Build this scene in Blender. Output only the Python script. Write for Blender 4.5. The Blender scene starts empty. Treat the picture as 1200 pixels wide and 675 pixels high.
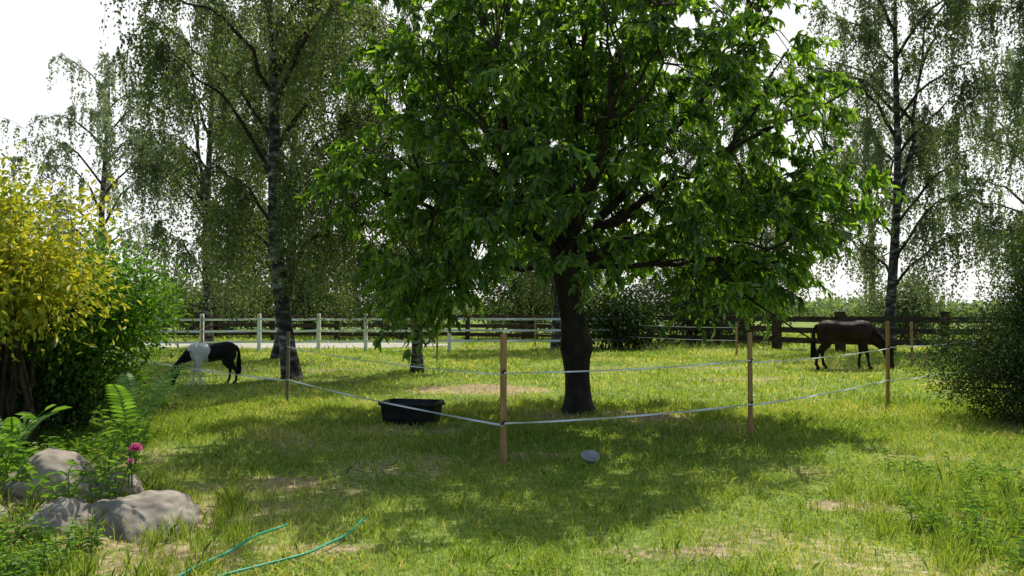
import bpy, math, random
import numpy as np
from mathutils import Vector, Matrix
random.seed(7); R=np.random.default_rng(11)
scene=bpy.context.scene
scene.view_settings.view_transform='Standard'; scene.view_settings.look='None'; scene.view_settings.exposure=0
# ------------------------------------------------------------ helpers
class MB:
    def __init__(s): s.v=[];s.n=0;s.f=[];s.r=[]
    def add(s,v,f,mat=0,rnd=None,smooth=False):
        v=np.asarray(v,dtype=np.float32).reshape(-1,3); f=np.asarray(f,dtype=np.int32)
        s.v.append(v)
        if rnd is None: rnd=np.full(len(v),.5)
        elif np.isscalar(rnd): rnd=np.full(len(v),rnd)
        s.r.append(np.asarray(rnd,dtype=np.float32))
        s.f.append((f+s.n,mat,smooth)); s.n+=len(v)
    def build(s,name,mats,loc=(0,0,0),parent=None,link=True):
        me=bpy.data.meshes.new(name)
        v=np.concatenate(s.v); me.vertices.add(len(v)); me.vertices.foreach_set('co',v.ravel())
        li=np.concatenate([f.ravel() for f,_,_ in s.f]).astype(np.int32)
        tot=np.concatenate([np.full(len(f),f.shape[1]) for f,_,_ in s.f])
        st=np.concatenate([[0],np.cumsum(tot)[:-1]]).astype(np.int32)
        me.loops.add(len(li)); me.loops.foreach_set('vertex_index',li)
        me.polygons.add(len(tot)); me.polygons.foreach_set('loop_start',st)
        me.polygons.foreach_set('material_index',np.concatenate([np.full(len(f),m) for f,m,_ in s.f]).astype(np.int32))
        me.polygons.foreach_set('use_smooth',np.concatenate([np.full(len(f),sm) for f,_,sm in s.f]).astype(bool))
        me.update(calc_edges=True)
        a=me.attributes.new('rnd','FLOAT','POINT'); a.data.foreach_set('value',np.concatenate(s.r))
        for m in mats: me.materials.append(m)
        o=bpy.data.objects.new(name,me); o.location=loc
        if link: scene.collection.objects.link(o)
        if parent: o.parent=parent
        return o
def norm(a): return a/np.maximum(np.linalg.norm(a,axis=-1,keepdims=True),1e-8)
def tube(mb,P,rad,sides=6,mat=0,rnd=.5):
    P=np.asarray(P,float); n=len(P); rad=np.broadcast_to(rad,(n,))
    T=norm(np.gradient(P,axis=0)); ref=np.array([0,0,1.]) if abs(T[0][2])<.8 else np.array([1.,0,0])
    A=norm(np.cross(T,ref)); B=np.cross(T,A)
    th=np.arange(sides)/sides*2*np.pi
    V=P[:,None]+rad[:,None,None]*(np.cos(th)[None,:,None]*A[:,None]+np.sin(th)[None,:,None]*B[:,None])
    i=np.arange(n-1)[:,None]*sides; j=np.arange(sides)[None]; k=(j+1)%sides
    F=np.stack([i+j,i+k,i+sides+k,i+sides+j],-1).reshape(-1,4)
    mb.add(V.reshape(-1,3),F,mat,rnd,True)
def leaves(mb,P,D,N,L,W,mat=1,rnd=None,simple=False,fold=.25,droop=.2):
    n=len(P); D=norm(D); S=norm(np.cross(D,N)); N=np.cross(S,D)
    L=np.broadcast_to(L,(n,))[:,None]; W=np.broadcast_to(W,(n,))[:,None]
    if rnd is None: rnd=R.random(n)
    dz=np.zeros((n,3)); dz[:,2]=-1
    if simple:
        V=np.stack([P,P+D*L*.45-S*W*.5+N*W*fold,P+D*L+dz*L*droop,P+D*L*.45+S*W*.5+N*W*fold],1)
        F=np.arange(n)[:,None]*4+np.arange(4)[None]
        mb.add(V.reshape(-1,3),F,mat,np.repeat(rnd,4))
    else:
        V=np.stack([P,P+D*L*.28-S*W*.45+N*W*fold,P+D*L*.68-S*W*.42+N*W*fold+dz*L*droop*.4,P+D*L+dz*L*droop,
                    P+D*L*.68+S*W*.42+N*W*fold+dz*L*droop*.4,P+D*L*.28+S*W*.45+N*W*fold],1)
        b=np.arange(n)[:,None]*6
        F=np.concatenate([b+np.array([[0,1,2,3]]),b+np.array([[0,3,4,5]])])
        mb.add(V.reshape(-1,3),F,mat,np.repeat(rnd,6))
TAB=R.random((128,128))
def vnoise(x,y,s):
    x=np.asarray(x)/s+500.3; y=np.asarray(y)/s+500.7
    i=np.floor(x).astype(int); j=np.floor(y).astype(int); u=x-i; v=y-j; u=u*u*(3-2*u); v=v*v*(3-2*v)
    t=lambda a,b:TAB[a%128,b%128]
    return (t(i,j)*(1-u)+t(i+1,j)*u)*(1-v)+(t(i,j+1)*(1-u)+t(i+1,j+1)*u)*v
def fb(x,y,s): return .55*vnoise(x,y,s)+.3*vnoise(x+31,y,s/2.1)+.15*vnoise(x,y+17,s/4.3)
def rdir(n): return norm(R.normal(size=(n,3)))
# ------------------------------------------------------------ materials
def newmat(name):
    m=bpy.data.materials.new(name); m.use_nodes=True; nt=m.node_tree; nt.nodes.clear(); return m,nt
def ramp(nt,fac,stops):
    r=nt.nodes.new('ShaderNodeValToRGB'); e=r.color_ramp.elements
    while len(e)<len(stops): e.new(.5)
    for q,(p,c) in zip(e,stops): q.position=p; q.color=(*c,1)
    nt.links.new(fac,r.inputs[0]); return r.outputs[0]
def leafmat(name,stops,trans=.45,rough=.45,tint=(1.5,1.6,.5),spec=.5):
    m,nt=newmat(name); N=nt.nodes.new; L=nt.links.new
    a=N('ShaderNodeAttribute'); a.attribute_name='rnd'
    c=ramp(nt,a.outputs['Fac'],stops)
    p=N('ShaderNodeBsdfPrincipled'); L(c,p.inputs['Base Color']); p.inputs['Roughness'].default_value=rough
    p.inputs['Specular IOR Level'].default_value=spec
    t=N('ShaderNodeBsdfTranslucent'); mx=N('ShaderNodeVectorMath'); mx.operation='MULTIPLY'; mx.inputs[1].default_value=tint
    L(c,mx.inputs[0]); L(mx.outputs[0],t.inputs[0])
    ms=N('ShaderNodeMixShader'); ms.inputs[0].default_value=trans; L(p.outputs[0],ms.inputs[1]); L(t.outputs[0],ms.inputs[2])
    o=N('ShaderNodeOutputMaterial'); L(ms.outputs[0],o.inputs[0]); return m
def noisemat(name,stops,scale=5,detail=6,rough=.8,stretch=(1,1,1),bump=.3,coord='Object',spec=.3):
    m,nt=newmat(name); N=nt.nodes.new; L=nt.links.new
    tc=N('ShaderNodeTexCoord'); mp=N('ShaderNodeMapping'); mp.inputs['Scale'].default_value=stretch
    L(tc.outputs[coord],mp.inputs[0]); no=N('ShaderNodeTexNoise'); no.inputs['Scale'].default_value=scale; no.inputs['Detail'].default_value=detail
    L(mp.outputs[0],no.inputs['Vector']); c=ramp(nt,no.outputs[0],stops)
    p=N('ShaderNodeBsdfPrincipled'); L(c,p.inputs['Base Color']); p.inputs['Roughness'].default_value=rough; p.inputs['Specular IOR Level'].default_value=spec
    b=N('ShaderNodeBump'); b.inputs['Strength'].default_value=bump; b.inputs['Distance'].default_value=.02; L(no.outputs[0],b.inputs['Height']); L(b.outputs[0],p.inputs['Normal'])
    o=N('ShaderNodeOutputMaterial'); L(p.outputs[0],o.inputs[0]); return m
M_cherry=leafmat('cherry_leaf',[(0,(.045,.085,.015)),(.5,(.09,.16,.028)),(1,(.19,.29,.06))],.52,.28,(2.1,2.3,.5),.8)
M_birch=leafmat('birch_leaf',[(0,(.065,.09,.03)),(.6,(.115,.15,.055)),(1,(.22,.26,.12))],.45,.45,(1.5,1.6,.6))
M_birch2=leafmat('birch_leaf_hazy',[(0,(.085,.115,.055)),(.6,(.13,.165,.085)),(1,(.24,.28,.16))],.45,.45,(1.4,1.5,.7))  # distance haze is mixed into the leaf colour: paler and greyer
M_birchfar=leafmat('birch_leaf_pale',[(0,(.17,.2,.15)),(1,(.27,.3,.21))],.45,.6,(1.3,1.4,.8))  # palest birch leaf, aerial haze put into its colour
M_yellow=leafmat('golden_leaf',[(0,(.14,.24,.02)),(.4,(.38,.40,.035)),(1,(.66,.60,.10))],.5,.5,(1.25,1.2,.4))
M_green=leafmat('shrub_leaf',[(0,(.045,.10,.012)),(1,(.14,.27,.03))],.5,.45,(1.6,1.7,.5))
M_dark=leafmat('conifer_needle',[(0,(.018,.034,.01)),(.8,(.045,.08,.022)),(1,(.11,.16,.045))],.2,.6,spec=.2)
M_far=leafmat('distant_leaf',[(0,(.13,.18,.11)),(1,(.23,.29,.17))],.4,.7)  # lightened colour stands in for haze over the far treeline
M_weed=leafmat('weed_leaf',[(0,(.07,.15,.025)),(1,(.2,.33,.06))],.45,.5)
M_blade=leafmat('grass_blade',[(0,(.11,.185,.03)),(.5,(.265,.37,.06)),(.85,(.44,.50,.14)),(1,(.62,.54,.32))],.5,.5,(1.5,1.42,.55),.35)
M_pink=leafmat('pink_petal',[(0,(.7,.08,.3)),(1,(.85,.25,.5))],.3,.6,(1,1,1))
M_barkc=noisemat('cherry_bark',[(.3,(.012,.009,.007)),(.6,(.04,.03,.022)),(.8,(.09,.07,.055))],9,8,.9,(1,1,.5),.8)
M_barkb=noisemat('birch_bark',[(.42,(.02,.018,.015)),(.54,(.10,.09,.08)),(.66,(.36,.34,.30))],3,8,.8,(1,1,2.5),.4)
M_twig=noisemat('twig',[(.3,(.03,.02,.015)),(.7,(.07,.05,.035))],8,spec=.1)
M_wood=noisemat('stake_wood',[(.3,(.32,.16,.05)),(.7,(.55,.33,.14))],6,8,.7,(6,6,.6),.3)
M_woodg=noisemat('stake_wood_weathered',[(.3,(.16,.11,.06)),(.7,(.3,.22,.13))],6,8,.8,(6,6,.6),.3)
M_fence=noisemat('fence_wood_dark',[(.3,(.035,.024,.017)),(.7,(.10,.07,.05))],4,8,.8,(1,1,3),.4,spec=.1)
M_white=noisemat('white_paint',[(.3,(.72,.72,.70)),(.7,(.85,.85,.83))],8,4,.6,bump=.1)
M_tape=noisemat('white_tape',[(.35,(.75,.75,.74)),(.7,(.88,.88,.87))],40,2,.6,bump=.1)
M_rock=noisemat('rock',[(.25,(.13,.11,.085)),(.5,(.31,.265,.21)),(.75,(.5,.44,.36))],5,10,.9,bump=1.)
M_tub=noisemat('black_rubber',[(.3,(.012,.012,.013)),(.7,(.03,.03,.032))],6,4,.5,bump=.1,spec=.3)
M_hose=noisemat('hose_green',[(.3,(.02,.25,.14)),(.7,(.04,.36,.2))],6,2,.4,bump=0)
M_bowl=noisemat('bowl_plastic',[(.3,(.22,.22,.2)),(.7,(.42,.42,.39))],9,3,.4,bump=.05)
M_road=noisemat('dirt_road',[(.3,(.34,.32,.26)),(.7,(.48,.45,.38))],.8,8,.95,coord='Object')
# ------------------------------------------------------------ ground
DIRT=[(-1.9,13.9,.7,.25,.5),(-.7,16.2,1.3,1.1,1.),(-2.15,5.25,.5,.4,.75),(-1.3,5.6,.5,.15,.5),(-2.3,7.6,.5,.4,.8),(2.75,6.9,.38,.16,.9),(3.35,6.5,.34,.14,1.),(.2,7.0,.35,.12,.5),
      (1.2,12.3,1.2,.7,.75),(-2.9,6,.7,.7,.9),(3,22,4,.5,.4),(-1.2,10.8,.9,.4,.5),(.3,9.2,.5,.25,.4),(5.5,18.5,2,.5,.4),(-5,21,2,.5,.4),(1.0,5.6,.5,.2,.45),(4.4,9,.6,.25,.45)]
def dirt(x,y):
    d=np.zeros_like(x)
    for cx,cy,a,b,s in DIRT:
        q=((x-cx)/a)**2+((y-cy)/b)**2
        d=np.maximum(d,s*np.clip(1.35-q*.9,0,1))
    n=fb(x,y,.9)
    return np.clip(d*(.3+1.4*n)+np.clip((fb(x+90,y+40,1.6)-.6)*3,0,.45),0,1)
def hgt(x,y):
    k=np.clip((26-y)/12,0,1)*np.clip((x+40)/10,0,1)
    h=.09*(fb(x,y,2.5)-.5)+.03*(vnoise(x,y,.5)-.5)
    mound=.28*np.exp(-(((x+3.6)/1.0)**2+((y-6.1)/.9)**2))
    return h*k+mound
a=np.linspace(-1,1,361); gx=np.sinh(a*6.2)/np.sinh(6.2)*600; gy=10+gx
X,Y=np.meshgrid(gx,gy); V=np.stack([X,Y,hgt(X,Y)],-1).reshape(-1,3)
n=361; I=(np.arange(n-1)[:,None]*n+np.arange(n-1)[None]).ravel()
gm,nt=newmat('lawn_ground'); N=nt.nodes.new; L=nt.links.new
g=N('ShaderNodeNewGeometry'); n1=N('ShaderNodeTexNoise'); n1.inputs['Scale'].default_value=14; n1.inputs['Detail'].default_value=8; L(g.outputs['Position'],n1.inputs['Vector'])
n2=N('ShaderNodeTexNoise'); n2.inputs['Scale'].default_value=.6; n2.inputs['Detail'].default_value=6; L(g.outputs['Position'],n2.inputs['Vector'])
at=N('ShaderNodeAttribute'); at.attribute_name='rnd'
cg=ramp(nt,n1.outputs[0],[(.3,(.09,.15,.03)),(.55,(.2,.27,.055)),(.75,(.31,.35,.11))])
cd=ramp(nt,n1.outputs[0],[(.3,(.18,.125,.07)),(.5,(.33,.25,.145)),(.7,(.48,.39,.24))])
ad=N('ShaderNodeMath'); ad.operation='MULTIPLY_ADD'; L(n1.outputs[0],ad.inputs[0]); ad.inputs[1].default_value=1.1; L(at.outputs['Fac'],ad.inputs[2])
mr=N('ShaderNodeMapRange'); mr.inputs[1].default_value=.8; mr.inputs[2].default_value=1.2; L(ad.outputs[0],mr.inputs[0])
mx=N('ShaderNodeMixRGB'); L(mr.outputs[0],mx.inputs[0]); L(cg,mx.inputs[1]); L(cd,mx.inputs[2])
sc=N('ShaderNodeMapRange'); sc.inputs[1].default_value=.3; sc.inputs[2].default_value=.7; sc.inputs[3].default_value=.75; sc.inputs[4].default_value=1.2; L(n2.outputs[0],sc.inputs[0])
vm=N('ShaderNodeVectorMath'); vm.operation='SCALE'; L(mx.outputs[0],vm.inputs[0]); L(sc.outputs[0],vm.inputs['Scale'])
p=N('ShaderNodeBsdfPrincipled'); p.inputs['Roughness'].default_value=.95; p.inputs['Specular IOR Level'].default_value=.1; L(vm.outputs[0],p.inputs['Base Color'])
bp=N('ShaderNodeBump'); bp.inputs['Strength'].default_value=.7; bp.inputs['Distance'].default_value=.04; L(n1.outputs[0],bp.inputs['Height']); L(bp.outputs[0],p.inputs['Normal'])
o=N('ShaderNodeOutputMaterial'); L(p.outputs[0],o.inputs[0])
mb=MB(); mb.add(V,np.stack([I,I+1,I+n+1,I+n],-1),0,dirt(X,Y).ravel(),True); mb.build('ground',[gm])
mb=MB(); xs=np.linspace(-60,-2.5,60)
yy=np.stack([32+.5*np.sin(xs*.3)+.0,36.3+.6*np.sin(xs*.21+1)],1); yy[-4:,0]+=np.array([.2,.6,1.2,1.9]); yy[-4:,1]-=np.array([.1,.4,.9,1.6])
V=np.zeros((60,2,3)); V[:,:,0]=xs[:,None]; V[:,:,1]=yy; V[:,:,2]=.012
i=np.arange(59)*2; mb.add(V.reshape(-1,3),np.stack([i,i+2,i+3,i+1],-1)); mb.build('dirt_road',[M_road])
# ------------------------------------------------------------ grass
def blades(mb,n,dmin,dmax,pw,h0,h1,wd,mask=True):
    d=dmin+(dmax-dmin)*R.random(n)**pw; x=(R.random(n)*2-1)*(.72*d+1.5)
    if mask:
        k=R.random(n)>dirt(x,d)*1.05; x=x[k]; d=d[k]
    rr=d>31.5; k=~(rr&(x<-2)&(d<37)); x=x[k]; d=d[k]
    n=len(x); tall=.45+1.1*fb(x+7,d,.9)
    z=hgt(x,d)-.005; h=(h0+(h1-h0)*R.random(n)**2)*tall*(1+d/45); w=wd*(.6+.8*R.random(n))*np.maximum(1,d/7)
    th=R.random(n)*2*np.pi; A=np.stack([np.cos(th),np.sin(th),0*th],1); ln=R.random(n)*1.1; ph=R.random(n)*6.28
    Ld=np.stack([np.cos(ph),np.sin(ph),0*ph],1)
    P=np.stack([x,d,z],1)
    mid=P+Ld*(h*ln*.3)[:,None]; mid[:,2]+=h*.6
    tip=P+Ld*(h*ln)[:,None]; tip[:,2]+=h
    W=A*w[:,None]
    V=np.stack([P-W*.5,P+W*.5,mid+W*.4,tip,mid-W*.4],1)
    b=np.arange(n)[:,None]*5
    dry=np.clip((fb(x+200,d+70,1.7)-.45)*1.6,0,.4)
    r=np.clip(R.random(n)*.75+.7*(fb(x,d,1.1)-.4)+.3*dirt(x,d)+dry*.4,0,.95); k=R.random(n)<(.03+dry*.4); r[k]=1
    mb.add(V.reshape(-1,3),b+np.array([[0,1,2,3,4]]),0,np.repeat(r,5))
mb=MB()
blades(mb,210000,3.8,14,1.25,.025,.085,.0056)
blades(mb,110000,10,31,1.3,.025,.07,.0085)
blades(mb,18000,31,48,1.,.05,.12,.01,False)
n=60000; d=4+11*R.random(n)**1.4; x=(R.random(n)*2-1)*(.72*d+1); k=(R.random(n)>dirt(x,d)*1.3)&(fb(x+55,d,1.2)>.42); x=x[k]; d=d[k]; n=len(x)
P=np.stack([x,d,hgt(x,d)+.01+.04*R.random(n)],1); D=R.normal(size=(n,3)); D[:,2]*=.25; Nn=R.normal(size=(n,3))*.35; Nn[:,2]+=1
leaves(mb,P,D,Nn,.018+.02*R.random(n),.014+.012*R.random(n),0,R.random(n)*.6,True)
def tufts(area,nt_,h):
    n=nt_*45; cx=np.repeat(R.uniform(area[0],area[1],nt_),45); cy=np.repeat(R.uniform(area[2],area[3],nt_),45)
    x=cx+R.normal(size=n)*.05; y=cy+R.normal(size=n)*.05; hh=h*R.uniform(.4,1,n)*np.repeat(R.uniform(.5,1.1,nt_),45); z=hgt(x,y)
    ph=R.random(n)*6.28; Ld=np.stack([np.cos(ph),np.sin(ph),0*ph],1)*(hh*R.uniform(.1,.7,n))[:,None]; th=R.random(n)*6.28; W=np.stack([np.cos(th),np.sin(th),0*th],1)*(.006*R.uniform(.6,1.2,n))[:,None]
    P=np.stack([x,y,z],1); mid=P+Ld*.35; mid[:,2]+=hh*.62; tip=P+Ld; tip[:,2]+=hh*.95
    V=np.stack([P-W*.5,P+W*.5,mid+W*.4,tip,mid-W*.4],1); mb.add(V.reshape(-1,3),np.arange(n)[:,None]*5+np.arange(5)[None],0,np.repeat(np.clip(R.random(n)*.8,0,1),5))
tufts((-5,4.5,4.2,9),150,.12); tufts((2.6,5.5,4.6,7.5),190,.22); tufts((-4,-1.8,4.5,7),130,.2); tufts((-9,9,9,15),200,.12); tufts((-10,-4,9,12),200,.25)
mb.build('lawn_grass',[M_blade])
# ------------------------------------------------------------ cherry tree
def bez(p0,p1,p2,n):
    t=np.linspace(0,1,n)[:,None]; return (1-t)**2*np.array(p0)+2*t*(1-t)*np.array(p1)+t*t*np.array(p2)
def wob(P,a):
    P=P.copy(); k=len(P); P[1:-1]+=R.normal(size=(k-2,3))*a; return P
def cherry(loc):
    mb=MB()
    zs=[-.15,0,.12,.3,.55,.8,.95,1.1,1.35,1.7,2.05,2.35,2.6]
    rs=[.34,.28,.215,.185,.18,.21,.24,.225,.19,.18,.19,.21,.19]
    cx=[.02,.02,.01,0,-.02,-.03,-.03,-.04,-.07,-.12,-.17,-.19,-.2]
    sides=20
    th=np.arange(sides)/sides*2*np.pi; Vs=[]
    for z,r,c in zip(zs,rs,cx):
        lob=1+.10*np.sin(th*5+z)*np.exp(-max(z,0)*3)+.05*np.sin(th*3+2*z)+.03*R.normal(size=sides)
        Vs.append(np.stack([c+r*lob*np.cos(th),r*lob*np.sin(th),np.full(sides,z)],1))
    V=np.concatenate(Vs); m=len(zs); i=np.arange(m-1)[:,None]*sides; j=np.arange(sides)[None]; k=(j+1)%sides
    mb.add(V,np.stack([i+j,i+k,i+sides+k,i+sides+j],-1).reshape(-1,4),0,.5,True)
    fork=np.array([-.19,0,2.3]); segs=[]
    limbs=[((-.7,.1,3.2),(-1.3,.3,5.2),.12),((-.15,.1,3.6),(.3,0,6.5),.14),((.3,-.2,3.3),(.55,-.6,5.3),.10),
           ((-1.2,-.3,2.8),(-2.8,-.6,3.2),.08),((.9,.2,2.6),(2.6,.3,3.0),.08),((.8,.9,3.0),(2.2,2.2,4.2),.08),
           ((-.9,1.0,3.0),(-2.0,2.4,4.2),.08),((-.7,-1.0,3.0),(-1.5,-2.5,4.0),.07),((.8,-1.1,3.0),(2.2,-2.2,3.8),.07),
           ((.2,1.3,2.9),(.3,3.0,3.6),.07),((0,-1.3,3.2),(.3,-3.0,4.2),.06),((1.0,-.3,3.6),(2.6,-.7,5.6),.08),((-.9,0,4.2),(-1.2,-1.2,6.8),.07),
           ((-.8,.5,2.2),(-2.3,1.3,2.2),.05),((1.2,-.5,2.25),(2.7,-.9,2.2),.05),((1.6,-.3,3.0),(3.3,-.5,3.2),.05)]
    for a_,b_,r in limbs:
        Pn=wob(bez(fork+np.array([0,0,R.uniform(-.25,.15)]),a_,b_,14),.035)
        tube(mb,Pn,np.linspace(r,.022,14),8,0); segs.append(Pn)
        for q in range(5):
            s=Pn[R.integers(5,13)]; e=s+norm(s-np.array([0,0,2.]))*R.uniform(.7,1.4)+R.normal(size=3)*.45
            Q=wob(bez(s,(s+e)/2+R.normal(size=3)*.2,e,8),.03); tube(mb,Q,np.linspace(.026,.009,8),5,0); segs.append(Q)
    allp=np.concatenate(segs)
    C=[]
    for q in range(24): C.append(np.array([R.uniform(2.6,3.75),R.normal()*.7-.3,0])); C[-1][2]=3.1-.3*(C[-1][0]-3)+R.normal()*.4
    for q in range(20): C.append(np.array([R.uniform(-2.7,-1.2),R.uniform(-1.5,.5),R.uniform(1.45,2.3)]))
    for q in range(20): C.append(np.array([R.uniform(1.5,2.8),R.uniform(-1.5,.5),R.uniform(1.6,2.4)]))
    c0=np.array([.05,0,4.6]); rad=np.array([3.7,3.5,4.0])
    while len(C)<700:
        u=rdir(1)[0]; rr=R.random()**.42
        ang=math.atan2(u[1],u[0]); bump=1+.09*math.sin(3*ang+u[2]*4)+.07*math.sin(7*ang-5*u[2])
        q=c0+u*rad*rr*bump
        rh=math.hypot(q[0]-c0[0],q[1]-c0[1])
        zlow=2.65-.42*max(0,rh-.9)+.25*math.sin(ang*5)
        if q[2]<zlow or q[2]<1.35:
            if R.random()<.45 and rh>1.5: q[2]=max(1.6,zlow+R.random()*.6)
            else: continue
        if fb(np.array(ang*2.2+9),np.array(q[2]),.8)<.32: continue
        C.append(q)
    for c in C:
        dd=np.linalg.norm(allp-c,axis=1); s=allp[np.argmin(dd+.4*np.maximum(0,np.linalg.norm(allp-fork,axis=1)-np.linalg.norm(c-fork)))]
        tube(mb,wob(bez(s,(s+c)/2+np.array([0,0,.12]),c,5),.02),np.linspace(.011,.005,5),4,0)
        ns=6; out=norm((c-np.array([.2,0,3.6]))[None])[0]
        clump=R.normal()*.2
        for q in range(ns):
            dv=out*.8+R.normal(size=3)*.75; dv[2]=dv[2]*.6+.1; dv/=np.linalg.norm(dv); ln=R.uniform(.25,.6)
            e=c+dv*ln+np.array([0,0,-.25*ln]); Q=bez(c,c+dv*ln*.6+np.array([0,0,.06]),e,6)
            tube(mb,Q,np.linspace(.005,.0025,6),3,0)
            nl=R.integers(12,19); t=R.random(nl)**.7; idx=t*5; i0=np.minimum(idx.astype(int),4); fr=(idx-i0)[:,None]
            B=Q[i0]*(1-fr)+Q[i0+1]*fr
            D=dv*.5+R.normal(size=(nl,3))*.55; D[:,2]-=.7
            Nn=R.normal(size=(nl,3))*.45+out*.4; Nn[:,2]+=.7
            leaves(mb,B,D,Nn,R.uniform(.10,.16,nl),R.uniform(.047,.07,nl),1,np.clip(.48+clump+R.normal(size=nl)*.27,0,1),False,.22,.15)
    return mb.build('cherry_tree',[M_barkc,M_cherry],loc)
cherry((.98,12.7,0))
# ------------------------------------------------------------ birch
def birch(name,H,spread,nlimb,strands,leafL,seed,lean=0,low=.18,mats=None,trunk_r=.2,fork=False,droop=(.8,2.8),dens=26):
    global R
    R=np.random.default_rng(seed); mb=MB()
    n=16; t=np.linspace(0,1,n); P=np.stack([lean*t+.12*np.sin(t*7+seed),.12*np.cos(t*5+seed),t*H-.1],1)
    rad=trunk_r*(1-t)**.8+.02; rad[0]*=1.35
    tube(mb,P,rad,12,0)
    trunks=[P]
    if fork:
        s=P[5]; e=np.array([s[0]+spread*.35,s[1]+.5,H*.92]); Q=wob(bez(s,s+np.array([spread*.25,.1,H*.25]),e,12),.05); tube(mb,Q,np.linspace(trunk_r*.6,.02,12),8,0); trunks.append(Q)
    for i in range(nlimb):
        tk=trunks[i%len(trunks)] if i%3==0 else P
        h=low+(.97-low)*((i+R.random())/nlimb); k=h*(len(tk)-1); k0=min(int(k),len(tk)-2); s=tk[k0]*(1-(k-k0))+tk[k0+1]*(k-k0)
        az=i*2.4+R.uniform(-.5,.5); prof=math.sin(min(1,(1-h)*1.25+.18)*math.pi*.62)
        ln=spread*prof*R.uniform(.65,1.15)
        o=np.array([math.cos(az),math.sin(az),0])
        e=s+o*ln+np.array([0,0,ln*R.uniform(.35,.9)]); c=s+o*ln*.45+np.array([0,0,ln*.75])
        Q=wob(bez(s,c,e,10),.05); tube(mb,Q,np.linspace(.02+.012*ln,.008,10),5,2)
        subs=[Q]
        for q in range(5):
            a0=Q[R.integers(2,9)]; dv=o*.6+R.normal(size=3)*.7; dv[2]=abs(dv[2])*.5+.1; dv/=np.linalg.norm(dv); l2=ln*R.uniform(.25,.5)
            S=bez(a0,a0+dv*l2*.6+np.array([0,0,.25*l2]),a0+dv*l2,6); tube(mb,S,np.linspace(.013,.005,6),4,2); subs.append(S)
        ns=int(strands/nlimb*(.5+prof)*R.uniform(.5,1.5)); shade=R.uniform(-.2,.25)
        for q in range(ns):
            S=subs[R.integers(0,len(subs))] if R.random()<.75 else subs[0]
            u=R.uniform(.2,1)*(len(S)-1); u0=min(int(u),len(S)-2); a0=S[u0]*(1-(u-u0))+S[u0+1]*(u-u0)
            dv=R.normal(size=3)*.2+o*.15; dv[2]=0
            dl=min(R.uniform(*droop)*R.uniform(.5,1),max(.5,a0[2]-1.3))
            pts=bez(a0,a0+dv*.9+np.array([0,0,-.05*dl]),a0+dv+np.array([R.normal()*.1,R.normal()*.1,-dl]),5)
            if q%3==0: tube(mb,pts,[.005,.004,.0035,.003,.003],3,2)
            nl=int(dens*dl)+8; t_=R.random(nl)*.999*4; i0=t_.astype(int); fr=(t_-i0)[:,None]; B=pts[i0]*(1-fr)+pts[i0+1]*fr+R.normal(size=(nl,3))*.05
            D=R.normal(size=(nl,3))*.7; D[:,2]-=.8
            leaves(mb,B,D,R.normal(size=(nl,3))+np.array([0,0,.3]),R.uniform(.7,1.3,nl)*leafL,R.uniform(.6,1,nl)*leafL*.78,1,np.clip(.45+shade+R.normal(size=nl)*.25,0,1),True,.1,.1)
    return mb.build(name,(mats or [M_barkb,M_birch])+[M_twig])
def inst(o,loc,rz,s):
    c=bpy.data.objects.new(o.name.split('.')[0],o.data); scene.collection.objects.link(c); c.location=loc; c.rotation_euler=(0,0,rz); c.scale=(s,s,s); return c
b1=birch('birch_tree',11.5,3.1,26,1000,.078,3,lean=-1.0,low=.17,trunk_r=.17,dens=25,droop=(.9,3.6)); b1.location=(-4.75,18.6,0)
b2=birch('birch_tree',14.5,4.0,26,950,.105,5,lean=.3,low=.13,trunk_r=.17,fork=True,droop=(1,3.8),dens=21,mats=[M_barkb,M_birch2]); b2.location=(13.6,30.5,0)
inst(b2,(-10.8,30.5,0),2.1,.9)
inst(b1,(-2.35,20.4,0),1.7,.72)
inst(b2,(18.3,27.5,0),4.0,.95)
inst(b2,(9.2,40,0),.7,.95)
inst(b1,(-7.0,25.5,0),3.3,.95)
inst(b1,(1.7,31,0),4.6,.9)
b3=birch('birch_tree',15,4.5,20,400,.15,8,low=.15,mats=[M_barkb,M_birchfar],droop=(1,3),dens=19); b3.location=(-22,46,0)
inst(b3,(21,50,0),1,1.); inst(b3,(-4,48,0),2,.9); inst(b3,(29,47,0),3,1.1)
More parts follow.
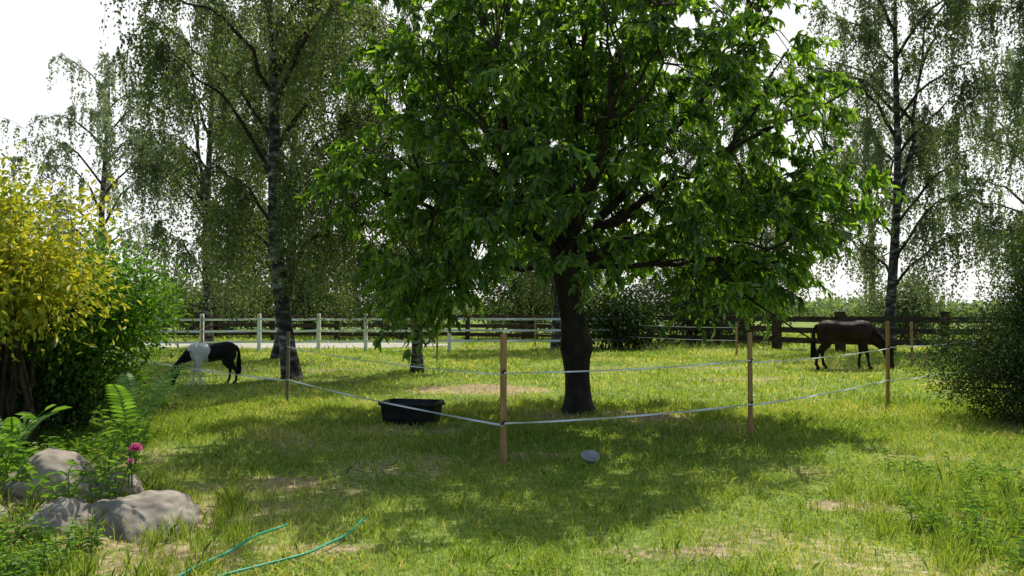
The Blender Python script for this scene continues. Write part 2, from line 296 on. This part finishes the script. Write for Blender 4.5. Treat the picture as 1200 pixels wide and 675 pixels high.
# ------------------------------------------------------------ shrubs
def shrub(name,blobs,ncl,nleaf,L0,W0,leafm,seed,spread=.28,simple=False,up=0,base=(0,0),barkm=None,loc=(0,0,0),shell=.45,stemr=.03):
    global R
    R=np.random.default_rng(seed); mb=MB(); tot=sum(b[6] for b in blobs)
    for (x,y,z,rx,ry,rz,w) in blobs:
        k=int(ncl*w/tot)
        for q in range(k):
            u=rdir(1)[0]; rr=R.random()**shell*(1+.13*math.sin(5*u[0]+3*u[2]+seed)+.08*math.sin(11*u[1]-7*u[2]))
            c=np.array([x,y,z])+u*np.array([rx,ry,rz])*rr
            if c[2]<.05: continue
            if q%3==0:
                s=np.array([x*.4+base[0]*.6+R.normal()*.15,y*.4+base[1]*.6+R.normal()*.15,0.])
                if q%12==0: tube(mb,wob(bez(s,np.array([x,y,z*.7]),c,7),.03),np.linspace(stemr,.005,7),5,0)
                else: a0=c-u*.5*np.array([rx,ry,rz]); tube(mb,bez(a0,(a0+c)/2,c,4),np.linspace(.01,.003,4),3,0)
            B=c+R.normal(size=(nleaf,3))*spread*np.array([1,1,.8])
            D=R.normal(size=(nleaf,3))*.7+u*.7; D[:,2]+=up
            Nn=R.normal(size=(nleaf,3))*.5+u*.4; Nn[:,2]+=.5
            leaves(mb,B,D,Nn,L0*R.uniform(.7,1.3,nleaf),W0*R.uniform(.7,1.2,nleaf),1,np.clip(.5+R.normal()*.17+R.normal(size=nleaf)*.22,0,1),simple,.2,.15)
    return mb.build(name,[barkm or M_twig,leafm],loc)
shrub('golden_shrub',[(-.6,0,2.3,1.0,.9,.8,3),(-.15,0,1.85,.8,.8,.45,1.5),(-1.0,-.2,2.95,.4,.5,.5,.5),(-1,0,1.6,.8,.8,.6,1)],270,46,.085,.042,M_yellow,21,spread=.2,loc=(-5.15,9.3,0),base=(-.4,.3))
shrub('lilac_shrub',[(0,0,1.55,.95,1.0,.85,3),(.2,.1,1.5,.7,.8,.6,1.4),(-.9,.0,1.3,.9,.8,.8,1.5),(.0,0,.7,.7,.7,.5,.7)],360,50,.07,.04,M_green,22,spread=.2,loc=(-5.45,10.8,0),base=(-.5,.2),stemr=.05)
shrub('dark_shrub',[(0,0,.6,1.3,.9,.65,2)],190,45,.07,.04,M_dark,23,loc=(-6.4,10.6,0))
shrub('juniper_shrub',[(0,0,.8,1.45,1.2,.95,3),(.55,.2,1.75,.95,.9,1.15,3)],1200,75,.065,.018,M_dark,24,spread=.15,simple=True,up=.2,loc=(7.35,11.6,0),shell=.4)
shrub('elder_shrub',[(0,0,2.0,1.1,1,1.3,3)],150,45,.08,.035,M_green,25,loc=(9.9,14.2,0))
for k,(x,y,rx,rz,sd) in enumerate([(3.8,31,1.3,1.2,31),(7.5,35.5,2.6,2.1,33),(-15,43,4,1.6,34),(10.2,37,2.4,3.0,35),(1.0,41,3.2,2.6,37),(-5.5,42,2.6,2.3,38),(-10.5,44,2.8,2.9,39),(17.5,38,1.8,1.5,36)]):
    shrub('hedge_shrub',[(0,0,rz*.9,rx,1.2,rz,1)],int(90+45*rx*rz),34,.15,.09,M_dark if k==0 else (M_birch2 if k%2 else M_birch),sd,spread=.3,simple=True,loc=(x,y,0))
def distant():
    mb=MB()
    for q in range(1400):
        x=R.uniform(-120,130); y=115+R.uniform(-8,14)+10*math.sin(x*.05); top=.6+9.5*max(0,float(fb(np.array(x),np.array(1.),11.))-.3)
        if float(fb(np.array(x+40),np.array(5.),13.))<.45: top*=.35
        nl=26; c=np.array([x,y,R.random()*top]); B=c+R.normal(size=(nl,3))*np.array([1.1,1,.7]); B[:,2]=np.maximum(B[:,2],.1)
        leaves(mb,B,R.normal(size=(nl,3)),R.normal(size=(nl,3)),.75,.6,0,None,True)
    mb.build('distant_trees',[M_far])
distant()
# ------------------------------------------------------------ fences
def box(mb,c,s,mat=0,rot=0):
    c=np.array(c); s=np.array(s)/2
    v=np.array([[a,b,d] for a in(-1,1) for b in(-1,1) for d in(-1,1)])*s
    co,si=math.cos(rot),math.sin(rot); v=np.stack([v[:,0]*co-v[:,1]*si,v[:,0]*si+v[:,1]*co,v[:,2]],1)+c
    mb.add(v,[[0,1,3,2],[4,6,7,5],[0,4,5,1],[2,3,7,6],[0,2,6,4],[1,5,7,3]],mat)
def boardfence(name,pts,hp=1.25,boards=(.3,.65,1.02),bh=.15,sp=2.9,pw=.17):
    mb=MB()
    for (x0,y0),(x1,y1) in zip(pts[:-1],pts[1:]):
        d=math.hypot(x1-x0,y1-y0); k=max(1,round(d/sp)); rot=math.atan2(y1-y0,x1-x0)
        if x1<x0: rot+=math.pi
        nx,ny=math.sin(rot),-math.cos(rot)
        for i in range(k):
            a_=i/k; b_=(i+1)/k; px,py=x0+(x1-x0)*a_,y0+(y1-y0)*a_
            box(mb,(px,py,hp/2-.05),(pw,pw,hp+.1+R.uniform(-.03,.03)),0,rot)
            mx_,my_=x0+(x1-x0)*(a_+b_)/2,y0+(y1-y0)*(a_+b_)/2
            for z in boards: box(mb,(mx_+nx*(pw/2+.02),my_+ny*(pw/2+.02),z+R.uniform(-.02,.02)),(d/k-.01,.035,bh),0,rot+R.uniform(-.004,.004))
    return mb.build(name,[M_fence])
boardfence('board_fence',[(24,24.5),(14.3,28.2),(11.3,29.4),(8.2,33.5)],1.38,(.35,.72,1.1),.2,3.1,.26)
boardfence('board_fence',[(8.2,34),(-2,38.5),(-14,39.5),(-34,38)],1.3,(.3,.68,1.08),.17,3.,.2)
def ribbon(mb,p0,p1,sag=.02,w=.022,mat=0,n=14):
    t=np.linspace(0,1,n)[:,None]; P=np.array(p0)*(1-t)+np.array(p1)*t; P[:,2]-=(4*sag*t*(1-t))[:,0]
    d=norm((np.array(p1)-np.array(p0))[None])[0]; s=norm(np.cross(d,[0,0,1])[None])[0]*.0015
    V=[]
    for i,q in enumerate(P):
        tw=.6*math.sin(i*1.7+p0[0]); u=np.array([0,0,1])*w/2*math.cos(tw)+s/.0015*w/2*math.sin(tw)
        V+= [q-u-s,q-u+s,q+u+s,q+u-s]
    i=np.arange(n-1)[:,None]*4; j=np.arange(4)[None]; k=(j+1)%4
    mb.add(V,np.stack([i+j,i+k,i+4+k,i+4+j],-1).reshape(-1,4),mat)
def stake(x,y,h,w=.05,mat=None,lean=(0,0),name='fence_stake'):
    mb=MB(); s=w/2; c=s*.3; z0=float(hgt(np.array(float(x)),np.array(float(y))))-.1
    prof=[(-s+c,-s),(s-c,-s),(s,-s+c),(s,s-c),(s-c,s),(-s+c,s),(-s,s-c),(-s,-s+c)]
    V=[]
    for z,k in((z0,1),(h*.5,1),(h-.02,1),(h,.75)):
        V+=[(a*k+lean[0]*z,b*k+lean[1]*z,z) for a,b in prof]
    i=np.arange(3)[:,None]*8; j=np.arange(8)[None]; k=(j+1)%8
    mb.add(V,np.stack([i+j,i+k,i+8+k,i+8+j],-1).reshape(-1,4)); mb.add(V[-8:],[list(range(8))])
    if mat is not M_white:
        for z in(.42,.93):
            tube(mb,[(lean[0]*z-.015,-s-.03,z-.02),(lean[0]*z,-s-.035,z),(lean[0]*z+.015,-s-.03,z+.02)],.012,6,1)
            tube(mb,[(lean[0]*z,-s-.03,z),(lean[0]*z,-s+.005,z)],.006,5,1)
    return mb.build(name,[mat or M_wood,M_tub],(x,y,0))
ST=[(-.09,8.65,1.31,.068,(0.004,0)),(2.9,10.4,1.27,.052,(-.005,0)),(6.02,13.7,1.34,.05,(.004,0)),(9.3,16.8,1.3,.05,(0,0))]
SL=[(-3.6,13.7,1.17,.05,(.01,0)),(-8.8,19.6,.98,.05,(0,0))]
for x,y,h,w,l in ST: stake(x,y,h,w,M_wood,l)
for x,y,h,w,l in SL: stake(x,y,h,w,M_woodg,l)
more=[(-9.8,27,1.25),(3.9,31,1.1),(.9,33,1.1),(7.1,27,1.05),(10.9,23.3,1.15),(-2.1,24,1.1),(-12.6,24,1.2)]
for x,y,h in more: stake(x,y,h,.06,M_wood)
mb=MB()
def line(pts,zs,sag=.03,w=.02):
    for p,q in zip(pts[:-1],pts[1:]):
        for z in zs: ribbon(mb,(p[0],p[1]-.06,z+random.uniform(-.02,.02)),(q[0],q[1]-.06,z+random.uniform(-.02,.02)),sag,w)
line([s[:2] for s in SL[::-1]]+[s[:2] for s in ST]+[(12.5,20)],(.41,))
line([s[:2] for s in ST]+[(12.5,20)],(.92,),w=.015); line([(-3.6,13.7),(-.09,8.65)],(.92,),.05,.012)
line([(-12.6,24),(-8.8,19.6)],(.5,)); line([(7.1,27),(3.9,31),(.9,33)],(.5,.9))
mb.build('electric_fence_tape',[M_tape])
for x,y in [(-12.6,29.0),(-10.6,29.2),(-8.7,29.4),(-6.7,29.6),(-5.1,29.8),(-2.2,30)]: stake(x,y,1.3 if y<30 else .9,.12,M_white,name='white_fence_post')
mb=MB()
for z in(.35,.72,1.12):
    P=[(-12.6,29),(-8.7,29.4),(-6.7,29.6),(-5.1,29.8),(-2.2,30),(4.5,31)]
    for p,q in zip(P[:-1],P[1:]): ribbon(mb,(p[0],p[1]-.07,z),(q[0],q[1]-.07,z),.02,.085)
mb.build('white_fence_tape',[M_tape])
# ------------------------------------------------------------ horses
def loft(V,F,path,sides=16):
    P=np.array(path,float); n=len(P); C=P[:,:3]; T=norm(np.gradient(C,axis=0)); S=np.zeros((n,3)); S[:,1]=1
    S=norm(S-T*(S*T).sum(1)[:,None]); Nn=np.cross(T,S); b=len(V)
    for i in range(n):
        for k in range(sides):
            a_=2*math.pi*k/sides; V.append(C[i]+Nn[i]*P[i,3]*math.sin(a_)+S[i]*P[i,4]*math.cos(a_))
    for i in range(n-1):
        for k in range(sides):
            F.append([b+i*sides+k,b+i*sides+(k+1)%sides,b+(i+1)*sides+(k+1)%sides,b+(i+1)*sides+k])
    F.append([b+k for k in range(sides)][::-1]); F.append([b+(n-1)*sides+k for k in range(sides)])
def horse(name,loc,rz,s,coat,hairm,stance):
    root=bpy.data.objects.new(name,None); scene.collection.objects.link(root); root.location=loc; root.rotation_euler=(0,0,rz); root.scale=(s,s,s)
    V=[];F=[]
    loft(V,F,[(-.54,0,.80,.05,.05),(-.51,0,.80,.12,.11),(-.44,0,.795,.175,.165),(-.34,0,.79,.205,.195),(-.2,0,.775,.205,.205),(-.02,0,.745,.215,.22),(.14,0,.735,.225,.215),(.28,0,.755,.235,.185),(.38,0,.77,.215,.155),(.46,0,.76,.16,.12),(.51,0,.75,.09,.07)])
    loft(V,F,[(.26,0,.86,.15,.07),(.38,0,.80,.19,.10),(.50,0,.70,.165,.088),(.62,0,.59,.13,.07),(.73,0,.485,.105,.06),(.81,0,.40,.095,.058),(.84,0,.36,.06,.04)])
    loft(V,F,[(.775,0,.455,.04,.04),(.80,0,.41,.085,.062),(.815,0,.34,.10,.068),(.835,0,.26,.082,.058),(.86,0,.17,.058,.044),(.875,0,.10,.052,.042),(.885,0,.05,.05,.042),(.887,0,.03,.03,.03)],14)
    for sg in(-1,1):
        loft(V,F,[(.765,sg*.04,.45,.026,.018),(.76,sg*.05,.49,.02,.016),(.762,sg*.055,.535,.004,.004)],8)
        df=stance[0 if sg<0 else 1]; dh=stance[2 if sg<0 else 3]
        loft(V,F,[(.33,sg*.09,.74,.12,.06),(.34,sg*.115,.60,.10,.065),(.34+df*.1,sg*.12,.50,.072,.055),(.355+df*.35,sg*.118,.40,.05,.042),(.36+df*.6,sg*.115,.315,.042,.038),(.36+df*.75,sg*.115,.26,.03,.027),(.36+df*.9,sg*.115,.17,.026,.024),(.36+df,sg*.115,.105,.034,.031),(.38+df,sg*.115,.065,.027,.027),(.392+df,sg*.115,.04,.042,.04),(.40+df,sg*.115,.0,.05,.046)],12)
        loft(V,F,[(-.37,sg*.09,.80,.15,.08),(-.36,sg*.115,.66,.155,.085),(-.33+dh*.1,sg*.125,.56,.125,.075),(-.36+dh*.3,sg*.12,.47,.085,.055),(-.42+dh*.5,sg*.115,.39,.055,.042),(-.455+dh*.65,sg*.112,.34,.046,.038),(-.455+dh*.75,sg*.11,.28,.034,.029),(-.452+dh*.9,sg*.11,.18,.028,.025),(-.447+dh,sg*.11,.105,.035,.031),(-.425+dh,sg*.11,.065,.028,.027),(-.412+dh,sg*.11,.04,.043,.04),(-.405+dh,sg*.11,.0,.05,.046)],12)
    me=bpy.data.meshes.new('body'); me.from_pydata([tuple(v) for v in V],[],F); me.materials.append(coat)
    o=bpy.data.objects.new('body',me); scene.collection.objects.link(o); o.parent=root
    m=o.modifiers.new('r','REMESH'); m.mode='VOXEL'; m.voxel_size=.012; m.use_smooth_shade=True
    m=o.modifiers.new('s','SMOOTH'); m.factor=.5; m.iterations=5
    rr=np.random.default_rng(5); mb=MB()
    crest=np.array([(.28,0,1.0),(.40,0,.975),(.52,0,.86),(.64,0,.72),(.75,0,.58),(.80,0,.49)])
    for i in range(170):
        t=rr.random()*4.99; k=int(t); a0=crest[k]*(1-t+k)+crest[k+1]*(t-k); sd=1 if rr.random()<.6 else -1
        a0=a0+np.array([0,0,-.012]); l=rr.uniform(.12,.2)
        tube(mb,bez(a0,a0+np.array([.03,sd*.06,.0]),a0+np.array([.03+rr.normal()*.015,sd*(.085+.02*rr.random()),-l]),5),[.008,.009,.007,.005,.002],4)
    for i in range(30):
        a0=np.array([.80,rr.normal()*.012,.47]); tube(mb,bez(a0,a0+np.array([.09,0,-.0]),a0+np.array([.10,rr.normal()*.03,-rr.uniform(.1,.17)]),5),[.006,.008,.006,.004,.002],4)
    mb.build('mane',[hairm],parent=root)
    mb=MB()
    for i in range(120):
        y=rr.normal()*.02; l=rr.uniform(.45,.68)
        tube(mb,bez((-.52,y*.5,.88+rr.normal()*.01),(-.62,y,.86),(-.59+rr.normal()*.03,y*2.2,.86-l),7),[.012,.014,.013,.012,.01,.007,.003],4)
    mb.build('tail',[hairm],parent=root)
    mb=MB()
    for sg in(-1,1):
        th=np.linspace(0,1,5)
        P=np.array([(.846,sg*(.052+.0),.345)]*5)+np.stack([0*th,(th-.5)*.024,0*th],1); tube(mb,P,[.002,.009,.012,.009,.002],8)
    mb.build('eyes',[M_tub],parent=root)
    return root
M_bay=noisemat('horse_coat_dark',[(.3,(.016,.008,.005)),(.7,(.045,.021,.012))],3,4,.6,bump=.05,spec=.12)
M_hair=noisemat('horse_hair_black',[(.3,(.008,.007,.006)),(.7,(.02,.017,.014))],20,4,.7,bump=.05,spec=.1)
def pinto():
    m,nt=newmat('pony_coat_pinto'); N=nt.nodes.new; L=nt.links.new
    tc=N('ShaderNodeTexCoord'); sp=N('ShaderNodeSeparateXYZ'); L(tc.outputs['Object'],sp.inputs[0])
    no=N('ShaderNodeTexNoise'); no.inputs['Scale'].default_value=4; L(tc.outputs['Object'],no.inputs['Vector'])
    ma=N('ShaderNodeMath'); ma.operation='MULTIPLY_ADD'; L(no.outputs[0],ma.inputs[0]); ma.inputs[1].default_value=.5; L(sp.outputs[0],ma.inputs[2])
    c=ramp(nt,ma.outputs[0],[(0,(.012,.011,.01)),(.38,(.012,.011,.01)),(.395,(.66,.62,.56)),(.80,(.66,.62,.56)),(.815,(.012,.011,.01)),(1,(.012,.011,.01))])
    p=N('ShaderNodeBsdfPrincipled'); L(c,p.inputs['Base Color']); p.inputs['Roughness'].default_value=.6; p.inputs['Specular IOR Level'].default_value=.15
    o=N('ShaderNodeOutputMaterial'); L(p.outputs[0],o.inputs[0]); return m
horse('horse',(8.25,21.2,0),math.radians(-14),1.24,M_bay,M_hair,(.08,-.08,-.10,.06))
horse('pony',(-6.02,17.2,0),math.radians(212),.87,pinto(),M_hair,(.05,-.06,.05,-.06))
# ------------------------------------------------------------ tub, bowl, hose
def rrect(a,b,r,n=6):
    o=[]
    for cx,cy,s in((a-r,b-r,0),(-a+r,b-r,1),(-a+r,-b+r,2),(a-r,-b+r,3)):
        for k in range(n+1):
            t=math.pi/2*(s+k/n); o.append((cx+r*math.cos(t),cy+r*math.sin(t)))
    return o
mb=MB(); prof=[(.33,.21,0.01),(.345,.225,0),(.36,.24,.12),(.365,.245,.13),(.375,.255,.26),(.40,.28,.275),(.405,.285,.30),(.395,.275,.312),(.37,.25,.305),(.355,.235,.2),(.34,.22,.05)]
V=[];ns=28
for a_,b_,z in prof: V+=[(x,y,z) for x,y in rrect(a_,b_,.1)]
i=np.arange(len(prof)-1)[:,None]*ns; j=np.arange(ns)[None]; k=(j+1)%ns
mb.add(V,np.stack([i+j,i+k,i+ns+k,i+ns+j],-1).reshape(-1,4),0,.5,True)
mb.add([(x,y,.06) for x,y in rrect(.338,.218,.1)],[list(range(ns))])
mb.add([(x,y,.24) for x,y in rrect(.356,.236,.1)],[list(range(ns))],1)
for sg in(-1,1): tube(mb,[(sg*.39,-.07,.29),(sg*.45,-.06,.285),(sg*.465,0,.283),(sg*.45,.06,.285),(sg*.39,.07,.29)],.012,6)
wm,nt=newmat('trough_water'); p=nt.nodes.new('ShaderNodeBsdfPrincipled'); p.inputs['Base Color'].default_value=(.02,.025,.02,1); p.inputs['Roughness'].default_value=.05
o=nt.nodes.new('ShaderNodeOutputMaterial'); nt.links.new(p.outputs[0],o.inputs[0])
t=mb.build('water_tub',[M_tub,wm],(-1.35,11.5,.0)); t.rotation_euler=(0,0,math.radians(-12))
mb=MB(); V=[];ns=24; prof=[(.0,.0),(.06,.0),(.085,.03),(.1,.07),(.112,.075),(.112,.08),(.098,.078),(.08,.03),(.0,.012)]
for r,z in prof: V+=[(r*math.cos(q*2*math.pi/ns),r*math.sin(q*2*math.pi/ns),z) for q in range(ns)]
i=np.arange(len(prof)-1)[:,None]*ns; j=np.arange(ns)[None]; k=(j+1)%ns
mb.add(V,np.stack([i+j,i+k,i+ns+k,i+ns+j],-1).reshape(-1,4),0,.5,True)
o=mb.build('feed_bowl',[M_bowl],(.78,8.6,.035)); o.rotation_euler=(math.radians(22),math.radians(12),-.3); o.scale=(.85,.85,.85)
def hose(pts):
    t=np.linspace(0,len(pts)-1,60); P=np.array(pts,float)
    Q=np.stack([np.interp(t,range(len(pts)),P[:,0]),np.interp(t,range(len(pts)),P[:,1])],1)
    for _ in range(6): Q[1:-1]=(Q[:-2]+Q[1:-1]*2+Q[2:])/4
    return np.column_stack([Q,hgt(Q[:,0],Q[:,1])+.04])
mb=MB(); tube(mb,hose([(-2.0,4.4),(-1.9,5.05),(-1.78,5.4),(-1.72,5.8),(-1.6,6.1)]),.009,8); tube(mb,hose([(-2.1,4.5),(-1.55,5.1),(-1.28,5.4),(-1.12,5.8),(-1.08,6.3)]),.009,8)
mb.build('garden_hose',[M_hose])
# ------------------------------------------------------------ rock garden
def rock(loc,s,seed):
    import bmesh
    bm=bmesh.new(); bmesh.ops.create_icosphere(bm,subdivisions=5,radius=1)
    from mathutils import noise
    for v in bm.verts:
        p=v.co.copy(); q=p+Vector((seed*3.1,seed,0))
        d=1+.38*noise.noise(q*.9)+.12*abs(noise.noise(q*2.6))
        w=p*d
        for k in range(9):
            a_=k*2.4+seed; pn=Vector((math.cos(a_),math.sin(a_),.6*math.sin(k*1.7+seed)+.1)).normalized(); ex=w.dot(pn)-.74
            if ex>0: w-=pn*ex*.92
        w*=1+.06*noise.noise(q*5)+.035*noise.noise(q*13)+.015*noise.noise(q*30)
        v.co=Vector((w.x*s[0],w.y*s[1],w.z*s[2]))
    me=bpy.data.meshes.new('garden_rock'); bm.to_mesh(me); bm.free(); me.materials.append(M_rock)
    for p in me.polygons: p.use_smooth=True
    o=bpy.data.objects.new('garden_rock',me); scene.collection.objects.link(o); o.location=loc; o.rotation_euler=(0,0,seed)
for l,s,sd in [((-2.52,5.9,.07),(.42,.34,.24),1),((-3.0,5.7,.12),(.3,.25,.17),2.3),((-3.3,6.15,.3),(.36,.28,.24),3.7),((-3.45,5.6,.14),(.26,.22,.15),5.1),((-2.9,6.3,.27),(.2,.17,.15),6.6)]: rock(l,s,sd)
R=np.random.default_rng(77)
def plant(name,loc,nst,h,lean,ll,lw,mat,nl=14,up=.3,extra=None):
    mb=MB()
    for s in range(nst):
        b=np.array([R.normal()*.04*nst**.5,R.normal()*.04*nst**.5,0]); hh=h*R.uniform(.65,1.05); dv=np.array([R.normal()*lean,R.normal()*lean,0])*hh
        Q=bez(b,b+np.array([0,0,hh*.6]),b+dv+np.array([0,0,hh]),8); tube(mb,Q,np.linspace(.007,.002,8),4,0)
        t=np.linspace(.15,1,nl)*6.99; i0=t.astype(int); fr=(t-i0)[:,None]; B=Q[i0]*(1-fr)+Q[i0+1]*fr
        az=np.arange(nl)*2.4+R.random()*6; D=np.stack([np.cos(az),np.sin(az),np.full(nl,up)+R.normal(size=nl)*.15],1)
        leaves(mb,B,D,np.tile([0,0,1.],(nl,1))+R.normal(size=(nl,3))*.2,ll*R.uniform(.6,1.2,nl),lw*R.uniform(.7,1.2,nl),1,None,False,.2,.35)
    if extra: extra(mb)
    return mb.build(name,[M_weed,mat,M_pink],loc)
def fern(name,loc,nf,ln,elev,az0=0):
    mb=MB()
    for f in range(nf):
        az=az0+f*2.4+R.random(); o=np.array([math.cos(az),math.sin(az),0]); l=ln*R.uniform(.8,1.1)
        Q=bez((0,0,0),o*l*.15+np.array([0,0,l*elev]),o*l*.6+np.array([0,0,l*elev*1.15]),24); tube(mb,Q,np.linspace(.005,.0015,24),4,0)
        T=norm(np.gradient(Q,axis=0)); S=norm(np.cross(T,[0,0,1])); k=np.arange(4,24); pl=l*.13*np.sin((k-2)/23*math.pi*.95)+.01
        for sg in(-1,1): leaves(mb,Q[k],S[k]*sg+T[k]*.5,np.cross(S[k],T[k])+.01,pl,pl*.26+.005,1,None,False,.1,.15)
    return mb.build(name,[M_weed,M_weed],loc)
fern('fern',(-2.8,6.3,.28),4,.8,.9,-.4); fern('fern',(-3.85,6.6,.3),5,.55,.8)
def peony(mb):
    for c,n_,r in(((.16,-.1,.36),46,.045),((.1,-.05,.26),24,.025)):
        tube(mb,bez((0,0,0),(.05,0,.2),c,8),.004,4,0); D=rdir(n_); D[:,2]=np.abs(D[:,2])*.8
        leaves(mb,np.array(c)+D*.004,D,rdir(n_),r*R.uniform(.7,1.1,n_),r*.8,2,None,False,.3,0)
plant('flowering_plant',(-2.75,6.0,.25),6,.3,.35,.10,.028,M_weed,9,.5,peony)
plant('tall_plant',(-2.85,6.15,.28),4,.66,.15,.13,.022,M_weed,24,.5)
plant('broadleaf_plant',(-3.5,5.95,.3),7,.42,.35,.16,.035,M_weed,9,.7)
plant('broadleaf_plant',(-3.85,6.2,.3),9,.5,.4,.16,.04,M_weed,9,.7)
plant('broadleaf_plant',(-3.1,5.85,.2),6,.3,.4,.12,.03,M_weed,9,.7)
def weeds(name,area,n_,h,ll,lw,mat):
    mb=MB()
    for q in range(n_):
        x=R.uniform(area[0],area[1]); y=R.uniform(area[2],area[3]); z=float(hgt(np.array(x),np.array(y)))
        hh=h*R.uniform(.4,1.1); dv=R.normal(size=2)*.25*hh
        Q=bez((x,y,z),(x,y,z+hh*.6),(x+dv[0],y+dv[1],z+hh),6); tube(mb,Q,np.linspace(.004,.0015,6),3,0)
        nl=12; t=np.linspace(.1,1,nl)*4.99; i0=t.astype(int); fr=(t-i0)[:,None]; B=Q[i0]*(1-fr)+Q[i0+1]*fr
        az=np.arange(nl)*2.4+R.random()*6; D=np.stack([np.cos(az),np.sin(az),np.full(nl,.4)],1)
        leaves(mb,B,D,np.tile([0,0,1.],(nl,1))+R.normal(size=(nl,3))*.3,ll*R.uniform(.6,1.2,nl),lw*R.uniform(.7,1.2,nl),1,None,False,.2,.3)
    return mb.build(name,[M_weed,mat])
weeds('weed_patch',(-4.2,-2.6,4.6,5.4),240,.18,.06,.02,M_weed)
weeds('weed_patch',(2.9,4.6,4.9,6.6),110,.25,.08,.022,M_weed)
weeds('weed_patch',(3.6,5.6,6.4,8.4),60,.22,.08,.02,M_weed)
weeds('weed_patch',(-7.5,-4.0,7,10),330,.25,.08,.03,M_green)
weeds('weed_patch',(-7.5,-5.2,11.5,13.5),160,.4,.09,.035,M_green)
# ------------------------------------------------------------ light
el=math.radians(56); azr=math.radians(25)
S=Vector((math.sin(azr)*math.cos(el),math.cos(azr)*math.cos(el),math.sin(el)))
ld=bpy.data.lights.new('sun','SUN'); ld.energy=5; ld.angle=math.radians(.5); ld.color=(1,.96,.86)
lo=bpy.data.objects.new('sun',ld); scene.collection.objects.link(lo); lo.rotation_euler=S.to_track_quat('Z','Y').to_euler()
w=bpy.data.worlds.new('World'); scene.world=w; w.use_nodes=True; nt=w.node_tree; nt.nodes.clear()
sk=nt.nodes.new('ShaderNodeTexSky'); sk.sky_type='NISHITA'; sk.sun_disc=False; sk.sun_elevation=el; sk.sun_rotation=azr; sk.dust_density=2.; sk.air_density=1.; sk.ozone_density=1
# bright haze towards the sun, clearer and deeper sky away from it
tc=nt.nodes.new('ShaderNodeTexCoord'); dp=nt.nodes.new('ShaderNodeVectorMath'); dp.operation='DOT_PRODUCT'; dp.inputs[1].default_value=Vector((.22,.93,.28)).normalized()
nt.links.new(tc.outputs['Generated'],dp.inputs[0])
mr=nt.nodes.new('ShaderNodeMapRange'); mr.interpolation_type='SMOOTHSTEP'; mr.inputs[1].default_value=.1; mr.inputs[2].default_value=.87; mr.inputs[3].default_value=.0; mr.inputs[4].default_value=.9
nt.links.new(dp.outputs['Value'],mr.inputs[0])
hz=nt.nodes.new('ShaderNodeMixRGB'); hz.inputs[2].default_value=(7.9,7.9,7.8,1); nt.links.new(mr.outputs[0],hz.inputs[0])
bg=nt.nodes.new('ShaderNodeBackground'); bg.inputs[1].default_value=.15; ow=nt.nodes.new('ShaderNodeOutputWorld')
nt.links.new(sk.outputs[0],hz.inputs[1]); nt.links.new(hz.outputs[0],bg.inputs[0]); nt.links.new(bg.outputs[0],ow.inputs[0])
cd_=bpy.data.cameras.new('camera'); cam=bpy.data.objects.new('camera',cd_); scene.collection.objects.link(cam)
cam.location=(0,0,1.6); cam.rotation_euler=(math.radians(91.15),0,0); cd_.lens=30; cd_.sensor_width=36; cd_.clip_end=3000
scene.camera=cam
